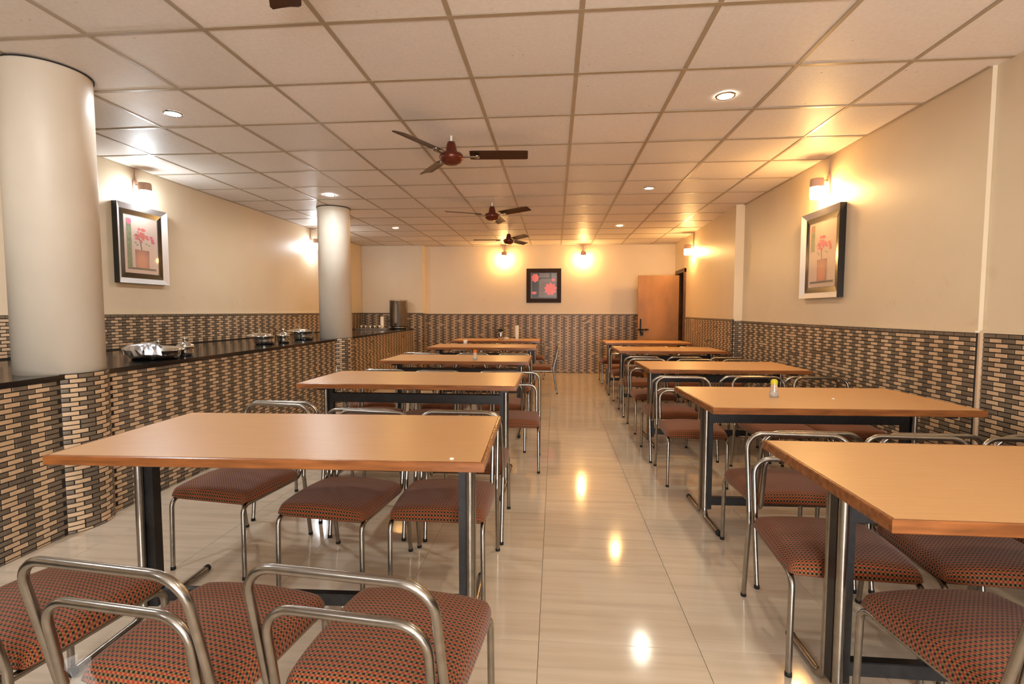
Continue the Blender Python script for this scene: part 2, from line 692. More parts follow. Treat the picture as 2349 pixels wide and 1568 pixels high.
# left wall
wl = struct('wall_left')
mb = MB()
mb.box((XL - 0.2, YF, 0), (XL, YB + 0.2, CEIL + 0.12))
mb.build('plaster', M_wall, wl)
mb = MB()
mb.box((XL, YF, 0.9), (XL + 0.006, YB, WL_T))
mb.build('grout_layer', M_grout, wl)
mosaic(wl, (XL + 0.006, 2.9), (XL + 0.006, 10.32), 0.93, WL_T, (1, 0), near=(XL, 3.9, 1.1), one_by_one=300, seed=3)
# back wall with the thicker part on its left
wb = struct('wall_back')
mb = MB()
mb.box((XL - 0.2, YB, 0), (3.2, YB + 0.2, CEIL + 0.12))
mb.box((XL - 0.1, 10.32, 0), (-2.75, YB + 0.05, CEIL + 0.12))
mb.build('plaster', M_wall, wb)
mb = MB()
mb.box((-2.75, YB - 0.006, 0), (2.43, YB, WB_T))
mb.box((XL, 10.32 - 0.006, 0.0), (-2.75, 10.32, WB_T + 0.02))
mb.box((-2.75, 10.32 - 0.006, 0.0), (-2.744, YB - 0.006, WB_T + 0.01))
mb.build('grout_layer', M_grout, wb)
mosaic(wb, (-2.75, YB - 0.006), (2.42, YB - 0.006), 0.0, WB_T, (0, -1), seed=4)
mosaic(wb, (XL, 10.32 - 0.006), (-2.75, 10.32 - 0.006), 0.0, WB_T + 0.02, (0, -1), seed=5, name='mosaic_field')
mosaic(wb, (-2.744, 10.32), (-2.744, YB - 0.012), 0.0, WB_T + 0.01, (1, 0), seed=12)
# right wall: three stretches
DY0, DY1, DZ = 9.60, 10.26, 2.02            # doorway
wr = struct('wall_right')
mb = MB()
mb.box((XR0, YF, 0), (XR0 + 0.3, YSTEP0 + 0.01, CEIL + 0.12))
mb.box((XR1, YSTEP0, 0), (XR1 + 0.3, YSTEP + 0.01, CEIL + 0.12))


def slab(m, ya, yb, za, zb):
    xa, xb = xr(ya), xr(yb)
    vs = [(xa, ya, za), (xb, yb, za), (2.8, yb, za), (2.8, ya, za), (xa, ya, zb), (xb, yb, zb), (2.8, yb, zb), (2.8, ya, zb)]
    m.add(vs, [(3, 2, 1, 0)[::-1], (4, 5, 6, 7)[::-1], (0, 1, 5, 4)[::-1], (1, 2, 6, 5)[::-1], (2, 3, 7, 6)[::-1], (3, 0, 4, 7)[::-1]])


slab(mb, YSTEP, DY0, 0, CEIL + 0.12)
slab(mb, DY0, DY1, DZ, CEIL + 0.12)
slab(mb, DY1, YB + 0.1, 0, CEIL + 0.12)
o = mb.build('plaster', M_wall, wr)
bmx = bmesh.new()
bmx.from_mesh(o.data)
bmesh.ops.recalc_face_normals(bmx, faces=bmx.faces)
bmx.to_mesh(o.data)
bmx.free()
mb = MB()
mb.box((XR0 - 0.006, YF, 0), (XR0, YSTEP0, WR_T))
mb.box((XR1 - 0.006, YSTEP0 - 0.006, 0), (XR1, YSTEP, WR_T))
mb.box((XR1, YSTEP0 - 0.006, 0), (XR0, YSTEP0, WR_T))
mb.box((2.30, YSTEP - 0.006, 0), (XR1, YSTEP, WR_T))
vs = []
for y in (YSTEP, DY0 - 0.05):
    for z in (0, WR_T + 0.02):
        vs += [(xr(y) - 0.006, y, z), (xr(y) + 0.01, y, z)]
mb.add(vs, [(0, 4, 6, 2), (0, 1, 3, 2), (2, 3, 7, 6), (4, 5, 7, 6)])
mb.build('grout_layer', M_grout, wr)
mosaic(wr, (XR0 - 0.006, 2.2), (XR0 - 0.006, YSTEP0), 0.0, WR_T, (-1, 0), near=(XR0, 2.95, 0.95), one_by_one=0, seed=6)
mosaic(wr, (XR1 - 0.006, YSTEP0), (XR1 - 0.006, YSTEP), 0.0, WR_T, (-1, 0), near=(XR1, 3.1, 0.95), one_by_one=300, seed=7)
mosaic(wr, (XR1 - 0.006, YSTEP - 0.006), (xr(YSTEP), YSTEP - 0.006), 0.0, WR_T, (0, -1), seed=8)
mosaic(wr, (xr(YSTEP) - 0.006, YSTEP), (xr(DY0) - 0.006, DY0 - 0.06), 0.0, WR_T + 0.02, (-1, 0.03), seed=9)
# pale border strip at the joint of the two near stretches
mb = MB()
mb.box((XR1 - 0.002, YSTEP0 - 0.02, 0), (XR0 - 0.002, YSTEP0 - 0.006, WR_T))
mb.build('corner_bead', M_light, wr)
# plaster edge standing just proud of the dado
for par, boxes in ((wl, [((XL, YF, WL_T), (XL + 0.014, 10.32, WL_T + 0.012))]),
                   (wb, [((-2.75, YB - 0.014, WB_T), (2.43, YB, WB_T + 0.012)), ((XL, 10.306, WB_T + 0.02), (-2.75, 10.32, WB_T + 0.032))]),
                   (wr, [((XR0 - 0.014, YF, WR_T), (XR0, YSTEP0, WR_T + 0.012)), ((XR1 - 0.014, YSTEP0, WR_T), (XR1, YSTEP, WR_T + 0.012))])):
    for a, b in boxes:
        mb = MB()
        mb.box(a, b)
        mb.build('plaster_edge', M_wall, par)
# front wall behind the camera
wf = struct('wall_front')
mb = MB()
mb.box((XL - 0.2, YF - 0.2, 0), (-0.6, YF, CEIL + 0.12))
mb.box((2.2, YF - 0.2, 0), (3.0, YF, CEIL + 0.12))
mb.box((-0.6, YF - 0.2, 0), (2.2, YF, 0.1))
mb.box((-0.6, YF - 0.2, 1.7), (2.2, YF, CEIL + 0.12))
mb.build('plaster', M_wall, wf)
win = struct('window_1')
for x in (-0.6, 0.77, 2.15):
    mb = MB()
    mb.box((x, YF - 0.12, 0.1), (x + 0.05, YF - 0.06, 1.7))
    mb.build('mullion', M_jamb, win)
# dark panels standing in for the black space beyond the doorway
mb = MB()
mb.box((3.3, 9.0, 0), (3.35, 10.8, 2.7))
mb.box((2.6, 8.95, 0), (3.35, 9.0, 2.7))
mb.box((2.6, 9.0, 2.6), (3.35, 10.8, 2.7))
o = mb.build('doorway_dark_panels', M_jamb)
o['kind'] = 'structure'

# door
door = struct('door_1')
mb = MB()
xa, xb = xr(DY0), xr(DY1)
mb.box((xa - 0.035, DY0 - 0.07, 0), (xa + 0.14, DY0, DZ + 0.06), bev=0.004)
mb.build('jamb', M_jamb, door)
mb = MB()
mb.box((xb - 0.035, DY1 - 0.02, 0), (xb + 0.14, DY1 + 0.05, DZ + 0.06), bev=0.004)
mb.build('jamb', M_jamb, door)
mb = MB()
vs = []
for y in (DY0 - 0.07, DY1 + 0.05):
    for z in (DZ - 0.01, DZ + 0.06):
        vs += [(xr(y) - 0.04, y, z), (xr(y) + 0.14, y, z)]
mb.add(vs, [(0, 2, 3, 1), (4, 5, 7, 6), (0, 4, 6, 2), (1, 3, 7, 5), (2, 6, 7, 3), (0, 1, 5, 4)])
mb.build('lintel', M_jamb, door)
LY = 9.90
mb = MB()
mb.box((1.60, LY, 0.012), (2.365, LY + 0.035, 1.975), bev=0.003)
leaf = mb.build('door_leaf', M_door, door)
mb = MB()
mb.box((1.635, LY - 0.008, 0.86), (1.665, LY, 1.14), bev=0.003)
mb.tube([(1.60, LY - 0.022, 0.935), (1.80, LY - 0.022, 0.935)], 0.012, 8)
mb.box((1.62, LY - 0.03, 0.915), (1.64, LY, 0.955))
mb.box((1.74, LY - 0.03, 0.915), (1.76, LY, 0.955))
mb.build('door_bolt', M_iron, leaf)
mb = MB()
mb.box((1.645, LY - 0.035, 0.82), (1.70, LY - 0.008, 0.885), bev=0.006)
mb.tube(fillet([(1.655, LY - 0.02, 0.88), (1.655, LY - 0.02, 0.925), (1.69, LY - 0.02, 0.925), (1.69, LY - 0.02, 0.88)], [0.014, 0.014], 4), 0.005, 6)
mb.build('padlock', M_iron, leaf)

# ------------------------------------------------------------------ buffet counter and round columns
counter = thing('buffet_counter', 'long buffet counter faced in mosaic brick tiles along the left wall', 'counter')
CY0, CY1 = -0.4, 10.30
mb = MB()
vs = [(front_x(CY0) - 0.006, CY0, 0), (front_x(CY1) - 0.006, CY1, 0), (XL + 0.007, CY1, 0), (XL + 0.007, CY0, 0)]
vs += [(x, y, CT - 0.03) for x, y, _ in vs]
mb.add(vs, [(0, 1, 5, 4), (1, 2, 6, 5), (2, 3, 7, 6), (3, 0, 4, 7), (4, 5, 6, 7)])
mb.build('counter_body', M_grout, counter)
C1 = (-2.925, 2.735, 0.2105)
C2 = (-2.946, 6.553, 0.2069)


def counter_skip(a, b, zb, zt):
    y = 1.2 + (a + b) / 2
    for cx, cy, r in (C1, C2):
        if abs(y - cy) < math.sqrt(max(0, (r + 0.012) ** 2 - (front_x(cy) - cx) ** 2)) - 0.01:
            return True
    return False


mosaic(counter, (front_x(1.2) - 0.006, 1.2), (front_x(CY1) - 0.006, CY1), 0.0, CT - 0.03, (1, 0.024), near=(-2.75, 2.62, 0.55), one_by_one=300, seed=11, skip=counter_skip, top_dark=False)
# worktop, cut around the columns by its front strip
mb = MB()
vs = [(front_x(CY0) + 0.012, CY0), (front_x(CY1) + 0.012, CY1), (XL + 0.012, CY1), (XL + 0.012, CY0)]
V = [(x, y, CT - 0.03) for x, y in vs] + [(x, y, CT) for x, y in vs]
mb.add(V, [(3, 2, 1, 0), (4, 5, 6, 7), (0, 1, 5, 4), (1, 2, 6, 5), (2, 3, 7, 6), (3, 0, 4, 7)])
mb.build('worktop', M_granite, counter)
for k, (cx, cy, r) in enumerate((C1, C2)):
    # the tiled bulge in the counter face that wraps each column
    R = r + 0.006
    dx = front_x(cy) - cx
    ha = math.acos(min(1, dx / (R + 0.006)))
    m = MB()
    m.lathe([(R, 0.0), (R, CT + 0.002)], 16, M=Matrix.Translation((cx, cy, 0)), a0=-ha, a1=ha)
    m.build('bulge_grout', M_grout, counter)
    m = MB()
    rows = int((CT) / BR_H)
    da = BR_L / R
    for rr in range(rows + 1):
        zt = CT - rr * BR_H
        zb = max(0.0, zt - BR_H)
        if zt - zb < 0.01:
            continue
        off = da / 2 if (rr + rr // 11) % 2 else 0
        q = -1
        while True:
            a0 = -ha + q * da + off
            a1 = a0 + da
            q += 1
            if a0 >= ha:
                break
            a, b = max(-ha, a0) + J / 2 / R, min(ha, a1) - J / 2 / R
            if b - a < 0.03:
                continue
            M0 = Matrix.Translation((cx, cy, 0))
            p = [(R, zb + J / 2), (R + 0.004, zb + J / 2), (R + 0.005, (zb + zt) / 2), (R + 0.004, zt - J / 2), (R, zt - J / 2)]
            m.lathe(p, 3, mi=(0 if q % 2 else 1), M=M0, smooth=False, a0=a, a1=b)
    o = m.build('bulge_mosaic', [M_light, M_dark], counter)
    o['kind'] = 'stuff'
    c = MB()
    Mx = Matrix.Translation((cx, cy, 0))
    c.lathe([(0.0, CT), (r, CT), (r, CEIL - 0.006)], 64, M=Mx)
    o = c.build('column', M_colpaint)
    tag(o, ['fat cream round column in front, rising from the near counter end', 'slimmer looking cream round column further back on the counter'][k], 'column', 'round columns on the counter')
    c = MB()
    c.lathe([(r + 0.002, CEIL - 0.010), (r + 0.007, CEIL - 0.010), (r + 0.007, CEIL - 0.004), (r - 0.01, CEIL - 0.004)], 48, M=Mx)
    c.build('dark_ring', M_void, o)  # thin dark ring around the column head, just below the ceiling


# ------------------------------------------------------------------ tables
def make_table(W, D, half, shift, pxa, pxb, beam=True):
    """built once per kind, origin at the floor under the middle; long side along x"""
    t = thing('dining_table', 'x', 'table')
    zt, th = 0.76, 0.032
    m = MB()
    m.box((-W / 2 + 0.012, -D / 2 + 0.012, zt - th), (W / 2 - 0.012, D / 2 - 0.012, zt))
    m.build('tabletop', M_lam, t)
    for a, b in (((-W / 2, -D / 2, zt - th - 0.004), (W / 2, -D / 2 + 0.012, zt - 0.0004)), ((-W / 2, D / 2 - 0.012, zt - th - 0.004), (W / 2, D / 2, zt - 0.0004)),
                 ((-W / 2, -D / 2 + 0.012, zt - th - 0.004), (-W / 2 + 0.012, D / 2 - 0.012, zt - 0.0004)), ((W / 2 - 0.012, -D / 2 + 0.012, zt - th - 0.004), (W / 2, D / 2 - 0.012, zt - 0.0004))):
        m = MB()
        m.box(a, b, bev=0.003)
        m.build('edge_strip', M_lip, t)
    m = MB()
    m.box((pxa + 0.03, shift - 0.022, 0.595 if beam else 0.69), (pxb - 0.03, shift + 0.022, 0.665 if beam else 0.715), bev=0.003)
    m.build('top_beam', M_black, t)
    m = MB()
    m.box((pxa + 0.03, shift - 0.018, 0.075), (pxb - 0.03, shift + 0.018, 0.125), bev=0.003)
    m.build('stretcher', M_black, t)
    for s in (-1, 1):
        px = s * (pxa if s < 0 else pxb)
        m = MB()
        m.box((s * px - 0.012 - (0.035 if s > 0 else 0), shift - 0.021, 0.05), (s * px + 0.012 + (0.035 if s < 0 else 0), shift + 0.021, 0.70), bev=0.002)
        m.build('end_post', M_black, t)
        m = MB()
        m.box((s * px - 0.025, -D / 2 + 0.08, 0.70), (s * px + 0.025, D / 2 - 0.08, zt - th), bev=0.002)
        m.build('top_bracket', M_black, t)
        for q in (-1, 1):
            m = MB()
            y0 = shift + q * 0.036
            path = fillet([(s * px, y0, 0.70), (s * px, y0, 0.016), (s * px, shift + q * half, 0.016)], [0.055], 7)
            m.tube(path, 0.0155, 10)
            lg = m.build('leg', M_steel, t)
            m = MB()
            m.tube([(s * px, shift + q * (half - 0.012), 0.0168), (s * px, shift + q * (half + 0.006), 0.0168)], 0.0165, 10)
            m.build('end_cap', M_rub, lg)
    return t


T_L0 = make_table(1.60, 0.78, 0.36, -0.12, -0.64, 0.718, False)
T_L = make_table(1.60, 0.78, 0.36, -0.19, -0.655, 0.71)
T_R = make_table(1.42, 0.79, 0.288, 0.0, -0.625, 0.60)
LXC = -1.065
RXC = 1.555
LYf = [1.660, 3.466, 5.164, 7.168, 8.86]
RYf = [1.305, 2.800, 4.611, 6.763, 8.465]
ordn = ['nearest', 'second', 'third', 'fourth', 'farthest']
for side, proto, X, YY, D in (('left', T_L, LXC, LYf, 0.78), ('right', T_R, RXC, RYf, 0.79)):
    for i, y in enumerate(YY):
        if side == 'left':
            o = T_L0 if i == 0 else proto if i == 1 else copy_tree(proto)
        else:
            o = proto if i == 0 else copy_tree(proto)
        o.location = (X + (0.012 if side == 'left' and i == 0 else 0), y + D / 2, 0)
        o.rotation_euler = (0, 0, [0.03, 0.0, 0.0, 0.0, 0.0][i] if side == 'left' else [0.0, 0.03, 0.02, 0.02, 0][i])
        if i == 0 and side == 'left':
            o.rotation_euler = (0, 0, 0.033)
        row = 'buffet counter' if side == 'left' else 'tiled right wall'
        o['label'] = '%s beige laminate dining table in the row beside the %s' % (ordn[i], row)
        o['group'] = 'dining tables in two rows'


# ------------------------------------------------------------------ chairs
def seat_mesh():
    n = 22
    hx, hy, H, zb = 0.220, 0.212, 0.070, 0.368
    m = MB()
    uvs = []

    def prof(s):       # s in -1..1 -> (offset factor, height factor)
        a = abs(s)
        if a < 0.72:
            x = a / 0.72 * 0.86
            h = 1 - 0.20 * (x / 0.86) ** 2
        else:
            t = (a - 0.72) / 0.28 * PI / 2
            x = 0.86 + 0.14 * math.sin(t) * (1 if t < PI / 2 else 1)
            h = 0.80 * math.cos(t) ** 0.9 if math.cos(t) > 1e-6 else 0
        return (math.copysign(x, s), h)
    vs = []
    for a in range(n + 1):
        for b in range(n + 1):
            s, t = a / n * 2 - 1, b / n * 2 - 1
            fx, hx_ = prof(s)
            fy, hy_ = prof(t)
            k = 1 - 0.05 * (fx * fx * fy * fy) ** 2
            x, y = fx * hx * k, fy * hy * k
            z = zb + H * hx_ * (0.25 + 0.75 * hy_) if False else zb + H * min(1, hx_) * hy_
            vs.append((x, y + 0.205, z))
            uvs.append((s * (hx + 0.05), t * (hy + 0.05)))
    fs = []
    for a in range(n):
        for b in range(n):
            q = a * (n + 1) + b
            fs.append((q, q + n + 1, q + n + 2, q + 1))
    m.add(vs, fs, 0, True)
    # underside board
    m.box((-0.195, 0.012, zb - 0.012), (0.195, 0.40, zb + 0.002), 1)
    me = m.mesh('seat', [M_fab, M_under])
    uvl = me.uv_layers.new(name='UVMap')
    nv = len(uvs)
    for p in me.polygons:
        for li in p.loop_indices:
            vi = me.loops[li].vertex_index
            uvl.data[li].uv = uvs[vi] if vi < nv else (0, 0)
    return me


def make_chair():
    c = thing('dining_chair', 'x', 'chair')
    link('seat', seat_mesh(), c)
    r = 0.0108
    # outer loop = backrest hoop
    m = MB()
    zc = 0.40
    path = fillet([(-0.217, 0.448, zc), (-0.213, 0.525, 0.738), (0.213, 0.525, 0.738), (0.217, 0.448, zc)], [0.075, 0.075], 8)
    m.tube(path, r, 10)
    m.build('back_hoop', M_steel, c)
    # inner loop, runs into the seat rails
    m = MB()
    path = fillet([(-0.190, 0.36, 0.352), (-0.188, 0.452, 0.352), (-0.190, 0.496, 0.632), (0.190, 0.496, 0.632), (0.188, 0.452, 0.352), (0.190, 0.36, 0.352)], [0.045, 0.07, 0.07, 0.045], 7)
    m.tube(path, r, 10)
    m.build('lower_back_hoop', M_steel, c)
    for s in (-1, 1):
        m = MB()
        m.tube([(s * 0.190, 0.36, 0.352), (s * 0.202, 0.035, 0.356)], r, 10)
        m.build('seat_rail', M_steel, c)
        # front leg with its bend
        m = MB()
        path = fillet([(s * 0.202, 0.060, 0.356), (s * 0.205, 0.0, 0.357), (s * 0.208, -0.004, 0.012)], [0.04], 6)
        m.tube(path, r, 10)
        lg = m.build('leg', M_steel, c)
        m = MB()
        m.lathe([(0, 0.0), (0.0125, 0.0), (0.0122, 0.014), (0.0105, 0.017)], 10, M=Matrix.Translation((s * 0.208, -0.004, 0)))
        m.build('foot_cap', M_rub, lg)
        m = MB()
        m.tube(fillet([(s * 0.217, 0.448, 0.41), (s * 0.217, 0.445, 0.36), (s * 0.214, 0.500, 0.012)], [0.05], 4), r, 10)
        lg = m.build('leg', M_steel, c)
        m = MB()
        m.lathe([(0, 0.0), (0.0125, 0.0), (0.0122, 0.014), (0.0105, 0.017)], 10, M=Matrix.Translation((s * 0.214, 0.501, 0)))
        m.build('foot_cap', M_rub, lg)
    for y in (0.10, 0.34):
        m = MB()
        m.box((-0.20, y - 0.012, 0.346), (0.20, y + 0.012, 0.356))
        m.build('cross_bar', M_steel, c)
    return c


chair0 = make_chair()
used = [False]


def chair(x, y, deg, label, group):
    """x, y: middle of the front feet; deg 0: faces the camera (its back is farther away)"""
    o = chair0 if not used[0] else copy_tree(chair0)
    used[0] = True
    o.location = (x, y, 0)
    o.rotation_euler = (0, 0, math.radians(deg))
    o['label'] = label
    o['group'] = group
    return o


G1 = 'chairs in the counter side row'
G2 = 'chairs in the wall side row'
posL = ['beside the counter', 'in the middle', 'next to the aisle']
posR = ['next to the aisle', 'in the middle', 'beside the wall']


def lab(i, far, row, pos, extra=''):
    a = 'tube chair on the %s side of the %s %s table, %s' % ('far' if far else 'near', ordn[i], 'counter row' if row == 'L' else 'wall row', pos)
    return a + extra


def row_chairs(row, i, far, spots):
    for x, y, d, p in spots:
        chair(x, y, d, lab(i, far, row, (posL if row == 'L' else posR)[p]), G1 if row == 'L' else G2)


# counter side row
row_chairs('L', 0, False, [(-1.50, 1.545, 173, 0), (-0.912, 1.476, 174, 1), (-0.395, 1.490, 174, 2)])
row_chairs('L', 0, True, [(-1.675, 2.245, -8, 0), (-1.035, 2.09, -7, 1), (-0.512, 2.105, 0, 2)])
row_chairs('L', 1, False, [(-1.62, 3.36, 180, 0), (-1.05, 3.18, 180, 1), (-0.50, 3.18, 180, 2)])
row_chairs('L', 1, True, [(-1.57, 3.97, 0, 0), (-1.07, 3.91, 0, 1), (-0.33, 3.915, 2, 2)])
row_chairs('L', 2, False, [(-1.595, 4.82, 115, 0), (-1.05, 4.99, 180, 1), (-0.50, 4.99, 182, 2)])
row_chairs('L', 2, True, [(-1.62, 5.72, 0, 0), (-1.05, 5.70, 0, 1), (-0.50, 5.70, 0, 2)])
row_chairs('L', 3, False, [(-1.78, 6.92, 180, 0), (-1.05, 6.92, 180, 1), (-0.52, 6.92, 180, 2)])
row_chairs('L', 3, True, [(-1.55, 7.72, 0, 0), (-1.05, 7.72, 0, 1)])
row_chairs('L', 4, False, [(-1.57, 8.80, 180, 0), (-1.08, 8.80, 180, 1), (-0.60, 8.80, 180, 2)])
row_chairs('L', 4, True, [(-1.60, 9.42, 0, 0), (-0.95, 9.42, 0, 1), (-0.42, 9.46, 0, 2)])
chair(-0.47, 7.99, -88, 'tube chair turned sideways at the aisle end of the fourth counter row table', G1)
# wall side row
row_chairs('R', 0, False, [(1.166, 1.632, 186, 0), (1.74, 1.62, 180, 1)])
row_chairs('R', 0, True, [(1.035, 1.763, -4, 0), (1.53, 1.755, -3, 1), (2.03, 1.76, 0, 2)])
row_chairs('R', 1, False, [(1.155, 2.848, 180, 0), (1.66, 2.85, 180, 1), (2.14, 2.86, 180, 2)])
row_chairs('R', 1, True, [(1.035, 3.69, -2, 0), (1.72, 3.76, 5, 1), (2.19, 3.77, 2, 2)])
row_chairs('R', 2, False, [(1.03, 4.78, 180, 0), (1.60, 4.84, 180, 1), (2.12, 4.85, 180, 2)])
row_chairs('R', 2, True, [(1.05, 5.28, 0, 0), (1.58, 5.28, 0, 1), (2.08, 5.28, 0, 2)])
row_chairs('R', 3, False, [(1.05, 6.62, 180, 0), (1.55, 6.62, 180, 1), (2.03, 6.60, 180, 2)])
row_chairs('R', 3, True, [(1.05, 7.25, 0, 0), (1.55, 7.25, 0, 1), (2.03, 7.25, 0, 2)])
row_chairs('R', 4, False, [(1.05, 8.34, 180, 0), (1.55, 8.34, 180, 1), (2.05, 8.34, 180, 2)])
row_chairs('R', 4, True, [(1.05, 8.98, 0, 0), (1.55, 8.98, 0, 1)])

# torn plastic wrapping left on two of the near chairs
film_m, nt, b = new_mat('clear_plastic_film')
b.inputs['Base Color'].default_value = (0.9, 0.9, 0.9, 1)
b.inputs['Roughness'].default_value = 0.15
b.inputs['Alpha'].default_value = 0.10
for k, (bx, by, bz, hh, ww) in enumerate(((-1.075, 1.00, 0.50, 0.30, 0.05), (-0.565, 1.04, 0.36, 0.22, 0.05))):
    rnd = random.Random(20 + k)
    m = MB()
    nu, nvv = 7, 12
    vs, fs = [], []
    for a in range(nu):
        for c_ in range(nvv):
            u, v = a / (nu - 1) - 0.5, c_ / (nvv - 1)
            vs.append((bx + u * ww * (1.4 - 0.6 * v) + 0.012 * math.sin(9 * v + k) + rnd.uniform(-0.005, 0.005), by + rnd.uniform(-0.012, 0.012), bz - v * hh + rnd.uniform(-0.004, 0.004)))
    for a in range(nu - 1):
        for c_ in range(nvv - 1):
            q = a * nvv + c_
            fs.append((q, q + 1, q + nvv + 1, q + nvv))
    m.add(vs, fs, 0, True)
    o = m.build('plastic_wrap', film_m)
    tag(o, ['torn clear plastic wrapping hanging from the hoop of the middle near chair', 'scrap of clear plastic wrapping under the near chair by the aisle'][k], 'plastic wrap')

# ------------------------------------------------------------------ ceiling fans
FANZ = 2.50


def make_fan():
    f = thing('ceiling_fan', 'x', 'fan')
    m = MB()
    m.lathe([(0.0, -0.075), (0.045, -0.072), (0.075, -0.055), (0.092, -0.03), (0.095, -0.012), (0.085, 0.008), (0.055, 0.018), (0.046, 0.03), (0.036, 0.075), (0.028, 0.10), (0.0, 0.102)], 28)
    m.build('motor_housing', M_fan, f)
    m = MB()
    m.tube([(0, 0, 0.09), (0, 0, CEIL - FANZ + 0.01)], 0.009, 10)
    m.build('down_rod', M_white, f)
    for k in range(3):
        a = math.radians(120 * k)
        Mx = Matrix.Rotation(a, 4, 'Z')
        m = MB()
        sec = [(0.145, 0.050), (0.17, 0.060), (0.40, 0.060), (0.585, 0.058), (0.60, 0.048)]
        vs, fs = [], []
        for x, hw in sec:
            for y, dz in ((-hw, 0.014), (-hw * 0.4, 0.009), (hw * 0.4, -0.004), (hw, -0.016)):
                vs.append((x, y, dz))
            for y, dz in ((hw, -0.0135), (hw * 0.4, -0.0015), (-hw * 0.4, 0.0115), (-hw, 0.0165)):
                vs.append((x, y, dz))
        for i in range(len(sec) - 1):
            for q in range(8):
                fs.append((i * 8 + q, i * 8 + (q + 1) % 8, i * 8 + 8 + (q + 1) % 8, i * 8 + 8 + q))
        fs += [tuple(range(8))[::-1], tuple(range(len(vs) - 8, len(vs)))]
        m.add(vs, fs, 0, False, Mx)
        bl = m.build('blade', M_blade, f)
        m = MB()
        m.box((0.075, -0.014, -0.018), (0.20, 0.014, -0.010), M=Mx, bev=0.002)
        m.lathe([(0.0, -0.019), (0.022, -0.017), (0.024, -0.006)], 10, M=Mx @ Matrix.Translation((0.20, 0.012, 0)))
        m.build('blade_arm', M_steel, bl)
    return f


fan0 = make_fan()
for i, (x, y, a, z) in enumerate(((-0.817, 1.485, 117, 2.46), (-0.817, 3.96, 4, FANZ), (-0.80, 6.39, 84, FANZ), (-0.796, 8.64, 64, FANZ))):
    o = fan0 if i == 0 else copy_tree(fan0)
    o.location = (x, y, FANZ)
    o.rotation_euler = (0, 0, math.radians(a))
    o['label'] = ['brown ceiling fan overhead, only one blade tip in view', 'largest brown ceiling fan, nearest of those wholly in view', 'middle brown ceiling fan hanging above the third tables', 'farthest and smallest brown ceiling fan before the back wall'][i]
    o['group'] = 'ceiling fans over the counter side'


# ------------------------------------------------------------------ recessed downlights
def make_downlight(mat):
    d = thing('downlight', 'x', 'ceiling light')
    m = MB()
    m.lathe([(0.047, -0.001), (0.050, -0.007), (0.060, -0.005), (0.064, 0.0)], 28)
    m.build('trim_ring', M_polish, d)
    m = MB()
    m.lathe([(0.0475, -0.0035), (0.03, -0.0045), (0.0, -0.005)], 28)
    m.build('lens', mat, d)
    return d


dc, dw, dr = make_downlight(M_ecool), make_downlight(M_ewarm), make_downlight(M_ecoolr)
first = {0: True, 1: True, 2: True}
DLL = [(-2.65, 3.36, 0, 'white downlight between the near column and the wall lamp'), (1.07, 3.38, 2, 'largest white downlight, over the aisle side of the wall row'),
       (-2.655, 5.81, 0, 'white downlight just in front of the farther column'), (1.03, 5.77, 2, 'white downlight farther along the wall row'),
       (-2.61, 8.13, 1, 'warm downlight beyond the farther column'), (1.02, 8.21, 1, 'warm downlight near the door and back wall'),
       (1.07, 0.95, 2, 'white downlight overhead beyond the top of the picture, wall row'), (-2.65, 0.95, 0, 'white downlight overhead beyond the top of the picture, counter row'),
       (1.07, -1.5, 2, 'white downlight behind the camera on the wall row side'), (-2.0, -1.5, 0, 'white downlight behind the camera on the counter side')]
for x, y, k, lb in DLL:
    p = (dc, dw, dr)[k]
    o = p if first[k] else copy_tree(p)
    first[k] = False
    o.location = (x, y, CEIL)
    o['label'] = lb
    o['group'] = 'recessed downlights'


# ------------------------------------------------------------------ wall lamps
def wall_lamp(x, y, z, nrm, glass, label):
    """z: middle of the lamp; nrm angle (deg) of the wall's outward normal"""
    t = thing('wall_lamp', label, 'wall lamp', (x, y, z), math.radians(nrm), 'cylinder wall lamps')
    m = MB()
    m.box((0.0, -0.028, -0.06), (0.014, 0.028, 0.10), bev=0.003)
    m.build('wall_plate', M_cap, t)
    m = MB()
    m.tube(fillet([(0.01, 0, 0.06), (0.10, 0, 0.06), (0.10, 0, 0.03)], [0.02], 4), 0.008, 8)
    m.build('arm', M_steel, t)
    c = Matrix.Translation((0.105, 0, 0))
    m = MB()
    m.lathe([(0.0, 0.075), (0.052, 0.073), (0.056, 0.06), (0.056, 0.0)], 24, M=c)
    m.build('cap', M_cap, t)
    m = MB()
    m.lathe([(0.053, 0.0), (0.053, -0.085), (0.045, -0.10), (0.0, -0.102)], 24, M=c)
    m.build('lamp_glass', glass, t)
    m = MB()
    m.tube([(0.004, 0.0, 0.10), (0.004, 0.0, CEIL - z)], 0.004, 6)
    m.build('cable', M_cap, t)


wall_lamp(XL, 4.60, 2.435, 0, M_gcool, 'white wall lamp over the vase picture by the near column')
wall_lamp(XL, 8.10, 2.40, 0, M_gcool, 'white wall lamp hidden behind the farther column')
wall_lamp(XR1, 4.76, 2.385, 180, M_gwarm, 'warm wall lamp over the vase picture on the wall row side')
wall_lamp(xr(9.0), 9.0, 2.36, 180, M_gwarm, 'warm wall lamp beside the door')
wall_lamp(-1.053, YB, 2.43, -90, M_gwarm, 'warm wall lamp on the back wall behind the farthest fan')
wall_lamp(0.569, YB, 2.42, -90, M_gwarm, 'warm wall lamp on the back wall between picture and door')


